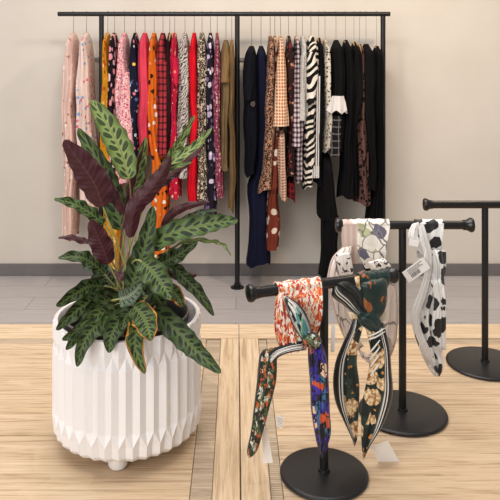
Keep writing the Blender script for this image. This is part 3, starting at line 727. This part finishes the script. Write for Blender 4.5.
s1a=silk('orange_feather_silk',(232,222,206),[(206,84,36),(226,120,60),(176,44,26),(238,228,214),(222,140,80),(190,60,30)],170,.62,.02,(1,1,.45),border=.93,side=1,lcol=(30,24,24),rough=.4)
s1b=silk('jungle_silk',(34,52,34),[(84,104,56),(196,96,44),(206,206,190),(36,50,34),(24,32,26),(96,116,76),(30,44,30),(214,208,190),(204,110,60)],150,.7,.014,(1,1,.7),lead=(.05,(24,30,24)),border=.8,side=0,lcol=(30,30,28),rough=.4)
s1c=silk('violet_silk',(48,38,140),[(66,44,160),(232,190,160),(206,90,50),(50,110,150),(24,22,40),(56,36,150),(20,20,34),(60,40,156),(58,38,150),(62,42,160)],62,.9,.02,(1,1,.75),lead=(.055,(18,16,26)),border=.84,lcol=(60,60,110),rough=.38)
s1e=silk('black_white_band_silk',(226,222,214),[(30,30,34),(214,210,204)],30,.3,.04,border=.12,side=0,lcol=(226,222,214),rough=.4)
s1d=silk('teal_white_silk',(226,224,216),[(90,150,150),(30,30,40),(190,210,190),(110,140,190),(150,190,150)],60,.5,.04,(1,1,.2),border=.62,side=0,lcol=(220,214,206),rough=.4)
sc=empty('silk_scarf',Cm+Vector((-.05,0,-.3)),'orange and purple printed silk scarf knotted over the near end of the front bar','scarf')
Yf=1.40
# wide orange fold over the bar
fr=[(P(283,351,1.425),P(311,343,1.42)),(P(276,338,1.415),P(317,336,1.415)),(P(274,318,1.40),P(323,318,1.41)),(P(275,302,1.385),P(324,301,1.41))]
bk=[(P(277,300,1.44),P(321,300,1.46)),(P(280,330,1.445),P(316,330,1.46))]
drape(over_bar(276,320,A1,B1,fr,bk,.0145),1,fold=.0012).build('fold_over_bar',s1a,sc)
panel([(279,293,284,292,1.385),(276,312,296,306,1.382),(277,332,304,326,1.385),(280,347,308,342,1.39),(286,353,306,350,1.40)],.010,.003,3,2).build('front_fold',s1a,sc)
panel([(283,297,286,296,1.372),(288,314,299,304,1.366),(294,328,308,318,1.366),(302,340,312,334,1.372),(308,344,312,342,1.38)],.006,.003,3,3).build('teal_fold',s1d,sc)
panel([(300,336,310,331,1.37),(304,344,318,334,1.362),(312,350,322,342,1.37)],.013,.003,2,4).build('knot',s1b,sc)
panel([(302,341,304,350,1.378),(289,343,291,352,1.38),(275,348,279,357,1.385),(264,357,272,366,1.39)],  .006,.0015,2,8).build('knotted_band',s1e,sc)
panel([(263,350,276,347,1.392),(259,358,277,361,1.39),(257,380,276,382,1.39),(254,405,270,406,1.39),(251,430,263,432,1.39),(247,450,257,451,1.39),(248.5,457,249,457.5,1.39)],.009,.002,2.5,5).build('tail',s1b,sc)
panel([(308,346,322,343,1.385),(308,360,327,360,1.38),(310,385,329,388,1.38),(311,410,330,414,1.38),(315,435,331,433,1.38),(318,448,326,449,1.38),(321.5,458,322.5,458,1.38)],.010,.0025,3,6).build('tail',s1c,sc)
def label_card(parent,name,a,b,c,d,Y,m,th=.0006):
    q=[P(x,y,Y+dy) for x,y,dy in (a,b,c,d)]; n=Vector((0,th,0)); mb=MB()
    mb.add([v-n*0 for v in q]+[v+n for v in q],[[0,1,2,3],[7,6,5,4],[0,4,5,1],[1,5,6,2],[2,6,7,3],[3,7,4,0]],0,smooth=False); return mb.build(name,m,parent)
cl=label_card(sc,'care_label',(277,414,0),(284,418,0),(282,429,.004),(276,425,.004),1.392,M['paper'])
mb=MB()
for i in range(4): mb.tube([P(277.3-i*.2,417+2.2*i,1.3905),P(282.6-i*.2,420+2.2*i,1.3905)],.0003,5)
mb.build('print',M['ink'],cl)
label_card(sc,'price_tag',(331.5,325,.006),(335.5,325,0),(334.5,352,0),(330.5,352,.006),1.43,M['paper'])
label_card(sc,'price_tag',(262,428,.008),(267,428,0),(273,463,.01),(263,463,.02),1.41,M['paper'])

# dark green scarf
gfl=[(214,178,128),(222,196,156),(150,86,40),(30,54,48),(28,50,44)]
dk=(16,38,34)
s2m=silk('green_copper_silk',dk,[(134,72,30),(20,46,42),(18,42,38),(150,86,40),(18,42,38),(16,38,34)],75,.5,.02,(1,1,.6),rough=.35)
s2L=silk('green_floral_left',(14,30,28),[(30,54,48),(20,36,32)],38,.42,.02,flower=(27,.5),border=.25,side=-1,rough=.38,second=([(206,160,100),(190,130,60)],95,.26))
s2R=silk('green_floral_right',(14,30,28),[(30,54,48),(20,36,32)],38,.42,.02,flower=(27,.5),border=.3,side=1,rough=.38,second=([(206,160,100),(190,130,60)],70,.28))
s2S=silk('black_striped_silk',(18,22,22),[(14,34,30),(16,18,20)],20,.4,border=.25,side=-1,rough=.38)
s2T=silk('green_stripe_band',(16,42,38),[(14,34,30),(14,44,38)],20,.4,border=.0,side=1,rough=.36)
s2C=silk('copper_cream_silk',(222,200,166),[(190,124,50),(206,150,80),(60,40,24)],60,.45,.03,rough=.4)
gs=empty('silk_scarf',Cm+Vector((.12,.03,-.3)),'dark green floral silk scarf knotted over the far end of the front bar','scarf')
fr=[(P(363,317,1.49),P(380,317,1.50)),(P(361,302,1.475),P(386,303,1.495)),(P(360,288,1.465),P(387,290,1.49))]
bk=[(P(361,288,1.51),P(386,288,1.53)),(P(363,314,1.505),P(381,314,1.52))]
drape(over_bar(357.5,386.5,A1,B1,fr,bk,.0142),7,fold=.0012).build('fold_over_bar',s2m,gs)
panel([(361,276,384,274,1.484,1.494),(358.5,283,387,282,1.466,1.476),(360,292,387.5,292,1.464,1.474),(360,300,387,302,1.466,1.475),(362,312,384,312,1.468),(366,320,378,320,1.478)],.014,.001,1,9).build('front_fold',s2m,gs)
panel([(354.5,277,359.5,276,1.462),(355,281,360,284,1.459),(357,286,361,290,1.464)],.004,.001,2,10).build('inner_edge',s2C,gs)
panel([(333,286,339,281,1.448),(332,296,352,283,1.45),(342,304,360,291,1.458),(352,312,364,302,1.468),(362,318,370,312,1.475)],.008,.003,3,11).build('striped_fold',s2S,gs)
panel([(348,312,362,312,1.478),(350,318,364,317,1.475),(354,322,366,321,1.475)],.007,.002,2,12).build('inner_edge',s2C,gs)
panel([(357,316,362,312,1.462),(360,324,372,312,1.458),(368,330,380,318,1.462),(372,334,382,328,1.47)],.012,.002,2,13).build('knot',s2T,gs)
panel([(353,319,364,317,1.47),(349,330,362,331,1.468),(342,345,358,347,1.468),(335.5,362,357,364,1.468),(333,382,359.5,384,1.466),(335.5,402,359,406,1.466),(344,422,358,427,1.466),(351,437,357,438,1.466),(354.3,446,355,446,1.466)],.008,.002,2.5,14).build('tail',s2L,gs)
panel([(364,325,384,323,1.466),(368,338,387,336,1.462),(370.5,352,390,350,1.46),(369,368,391.5,370,1.458),(365.5,386,393,390,1.456),(362,404,390.5,406,1.455),(361,424,382,427,1.455),(361.5,443,371,443,1.455),(363,459,364,458.5,1.455)],.010,.0025,3,15).build('tail',s2R,gs)
mb=MB()
for i,y in enumerate((331,334.5,345,352,359,368)):
    if i<2: pts=[P(368,y+5,1.451),P(376,y+2.5,1.449),P(385,y-3,1.453)]
    else: pts=[P(369+i*.3,y+8,1.452),P(375,y+1.5,1.4475),P(380,y-5,1.448)]
    mb.tube(cr([tuple(p) for p in pts],8),[.0009,.0016,.0018,.0018,.0018,.0016,.0012,.0008],6)
tag(mb.build('stripe_print',silk('white_print',(226,222,214),[(226,222,214)],10,.2,rough=.5),gs),'white diagonal border stripes')
label_card(gs,'price_tag',(371,446,0),(388,441,.0),(400,462,.02),(378,462,.02),1.475,M['paper'])

# pale floral scarf on the back bar
s3a=silk('blush_silk',(196,172,160),[(204,182,170),(190,164,152),(226,214,206)],24,.3,.05,(1,1,.5),rough=.45)
s3b=silk('pale_floral_silk',(226,216,206),[(210,202,190),(168,170,126),(96,92,108),(232,224,216),(222,214,200),(224,216,206),(226,218,208)],34,.9,.03,lead=(.035,(120,112,112)),rough=.45,second=([(60,56,62),(110,100,104)],60,.14))
s3c=silk('cream_print_silk',(222,208,198),[(232,222,214),(170,150,140),(224,212,202),(200,194,166)],30,.3,.04,(1,1,.5),lead=(.03,(140,128,126)),border=.8,bcol=(200,178,168),lcol=(150,130,124),rough=.45)
s3d=silk('ink_print_silk',(226,218,210),[(40,38,42),(60,56,60),(220,212,204)],80,.42,.03,rough=.45)
ps=empty('silk_scarf',Vector((P(364,0,1.7).x,1.7,TZ+.2)),'pale cream and blush floral scarf looped over the left end of the back bar','scarf')
fr=[(P(345,262,1.685),P(357,264,1.682)),(P(342,245,1.68),P(358,246,1.68))]
bk=[(P(342,245,1.72),P(358,246,1.72)),(P(344,262,1.718),P(357,264,1.718))]
drape(over_bar(341,358,A2,B2,fr,bk,.0128),21,fold=.0006).build('fold_over_bar',s3a,ps)
fr=[(P(365,268,1.675),P(384,270,1.675)),(P(358,252,1.67),P(386,254,1.67)),(P(357,238,1.676),P(388,238,1.676))]
bk=[(P(358,240,1.722),P(387,240,1.722)),(P(362,262,1.72),P(384,262,1.72))]
drape(over_bar(357.5,388.5,A2,B2,fr,bk,.0140),22,fold=.0006).build('fold_over_bar',s3b,ps)
panel([(341,248,352,246,1.67),(332,258,352,256,1.668),(328,272,346,272,1.668),(327,284,350,282,1.668),(331,300,350,298,1.668),(336,318,351,316,1.668),(344,338,356,334,1.668),(354,352,364,346,1.672)],.008,.002,2.5,23).build('hanging_loop',s3c,ps)
panel([(336,254,350,252,1.655),(337,264,352,262,1.652),(340,276,354,274,1.655)],.005,.001,2,29).build('printed_fold',s3d,ps)
panel([(372,258,390,266,1.665),(379,272,394,276,1.662),(382,292,397,292,1.662),(380,318,398,318,1.662),(376,340,396,342,1.664),(368,354,388,360,1.668),(360,350,372,364,1.672),(356,346,362,358,1.674)],.009,.002,2.5,24).build('hanging_loop',s3c,ps)
panel([(368,262,384,258,1.656),(370,268,390,264,1.654),(374,274,392,270,1.658)],.010,.002,3,25).build('knot',s3d,ps)

# black and white scarf on the back bar
s4a=silk('monochrome_silk',(214,212,208),[(24,22,24),(30,28,30),(226,224,220),(30,28,30),(200,198,196)],34,.55,.03,rough=.45)
s4b=silk('white_silk',(208,204,200),[(214,210,206),(198,194,192)],20,.4,rough=.45)
ms=empty('silk_scarf',Vector((P(428,0,1.7).x,1.7,TZ+.2)),'black and white scarf with a barcode tag hanging from the back bar','scarf')
fr=[(P(416,252,1.685),P(440,252,1.685)),(P(415,240,1.68),P(442,240,1.68))]
bk=[(P(415,240,1.72),P(442,240,1.72)),(P(417,258,1.72),P(440,258,1.72))]
drape(over_bar(415,442,A2,B2,fr,bk,.0128),31,fold=.0008).build('fold_over_bar',s4a,ms)
panel([(412,224,419,222,1.682),(408,234,418,236,1.672),(411,244,424,241,1.67),(420,253,430,247,1.67),(426,262,434,254,1.672)],.005,.001,2,32).build('white_band',s4b,ms)
panel([(421,250,446,250,1.672),(426,270,446,270,1.67),(420,290,442,292,1.668),(412,308,440,308,1.668),(412,325,440,325,1.668),(418,345,442,348,1.668),(426,364,444,364,1.67),(434,376,440,376,1.67)],.012,.004,3,33).build('hanging_loop',s4a,ms)
panel([(418,226,424,225,1.664),(420,240,428,238,1.658),(424,256,432,254,1.655),(424,275,431,275,1.652),(418,295,426,296,1.65),(413,312,420,313,1.65),(414,330,421,328,1.65),(422,350,429,347,1.652),(432,368,436,366,1.66)],.004,.001,2,34).build('white_band',s4b,ms)
panel([(430,280,444,278,1.655),(434,300,446,300,1.65),(432,325,446,325,1.65),(436,350,446,350,1.655)],.006,.002,2,35).build('white_band',s4a,ms)
Yt=1.635
pt=label_card(ms,'price_tag',(402,272.5,0),(423,257,0),(430.5,268,0),(409,283,0),Yt,M['paper'])
mb=MB()
def tagpt(u,v): # u along, v down
    a=Vector((402,272.5));b=Vector((423,257));d=Vector((409,283)); p=a+(b-a)*u+(d-a)*v; return P(p.x,p.y,Yt-.0004)
x=.22
for w in (.02,.01,.03,.01,.02,.03,.01,.02,.01,.03,.02,.01):
    q=[tagpt(x,.52),tagpt(x+w,.52),tagpt(x+w,.86),tagpt(x,.86)]; mb.add(q,[[0,1,2,3]],0,smooth=False); x+=w+.016
for v,a,b in ((.14,.2,.86),(.27,.2,.72),(.40,.2,.8)):
    x=a
    while x<b:
        w=rnd.uniform(.03,.07); q=[tagpt(x,v),tagpt(x+w,v),tagpt(x+w,v+.06),tagpt(x,v+.06)]; mb.add(q,[[0,1,2,3]],0,smooth=False); x+=w+.02
mb.build('barcode_print',M['ink'],pt)
mb=MB(); mb.tube([tagpt(.93,.3)+Vector((0,-.0005,0)),P(426,250,1.645),P(420,240,1.66)],.0006,6); mb.build('string',M['paper'],pt)
mb=MB(); mb.box((-.012,-.0005,-.008),(.012,.0005,.008),bev=.0003,M=Matrix.Translation(P(414,243,1.659))@Matrix.Rotation(.2,4,'Y')); mb.build('care_label',M['paper'],ms)

# ---------------------------------------------------------------- light
def area(name, loc, target, size, power, col=(1,1,1), sy=None):
    l=bpy.data.lights.new(name,'AREA'); l.energy=power; l.color=col; l.size=size
    if sy: l.shape='RECTANGLE'; l.size_y=sy
    o=bpy.data.objects.new(name,l); COL.objects.link(o); o.location=loc
    o.rotation_euler=(Vector(target)-Vector(loc)).to_track_quat('-Z','Y').to_euler(); return o
area('ceiling_panel_light',(-.4,1.6,3.0),(-.2,2.4,.6),2.2,62,(1,.97,.94),1.6)
area('front_key_light',(-1.6,-1.4,2.0),(.1,3.0,.9),2.0,72,(1,.98,.97))  # unseen key light added behind the camera on the left
area('ceiling_spot_light',(1.3,2.4,2.9),(1.1,4.4,1.0),.25,26,(1,.78,.56))
area('ceiling_spot_light',(-.3,2.4,2.9),(.1,4.3,.4),.22,12,(1,.93,.86))
w=bpy.data.worlds.new('World'); S.world=w; w.use_nodes=True
w.node_tree.nodes['Background'].inputs[0].default_value=(1,.98,.96,1); w.node_tree.nodes['Background'].inputs[1].default_value=.42

# ---------------------------------------------------------------- camera
cam=bpy.data.cameras.new('Camera'); co=bpy.data.objects.new('Camera',cam); COL.objects.link(co)
co.location=(0,0,EYE); co.rotation_euler=(math.radians(90),0,0)
cam.sensor_width=36; cam.lens=36*F/500; cam.shift_x=(250-CX)/500; cam.shift_y=-(250-CY)/500; cam.clip_start=.05
S.camera=co
S.view_settings.view_transform='Standard'; S.view_settings.look='None'; S.view_settings.gamma=1; S.view_settings.exposure=0
S.view_settings.use_curve_mapping=False
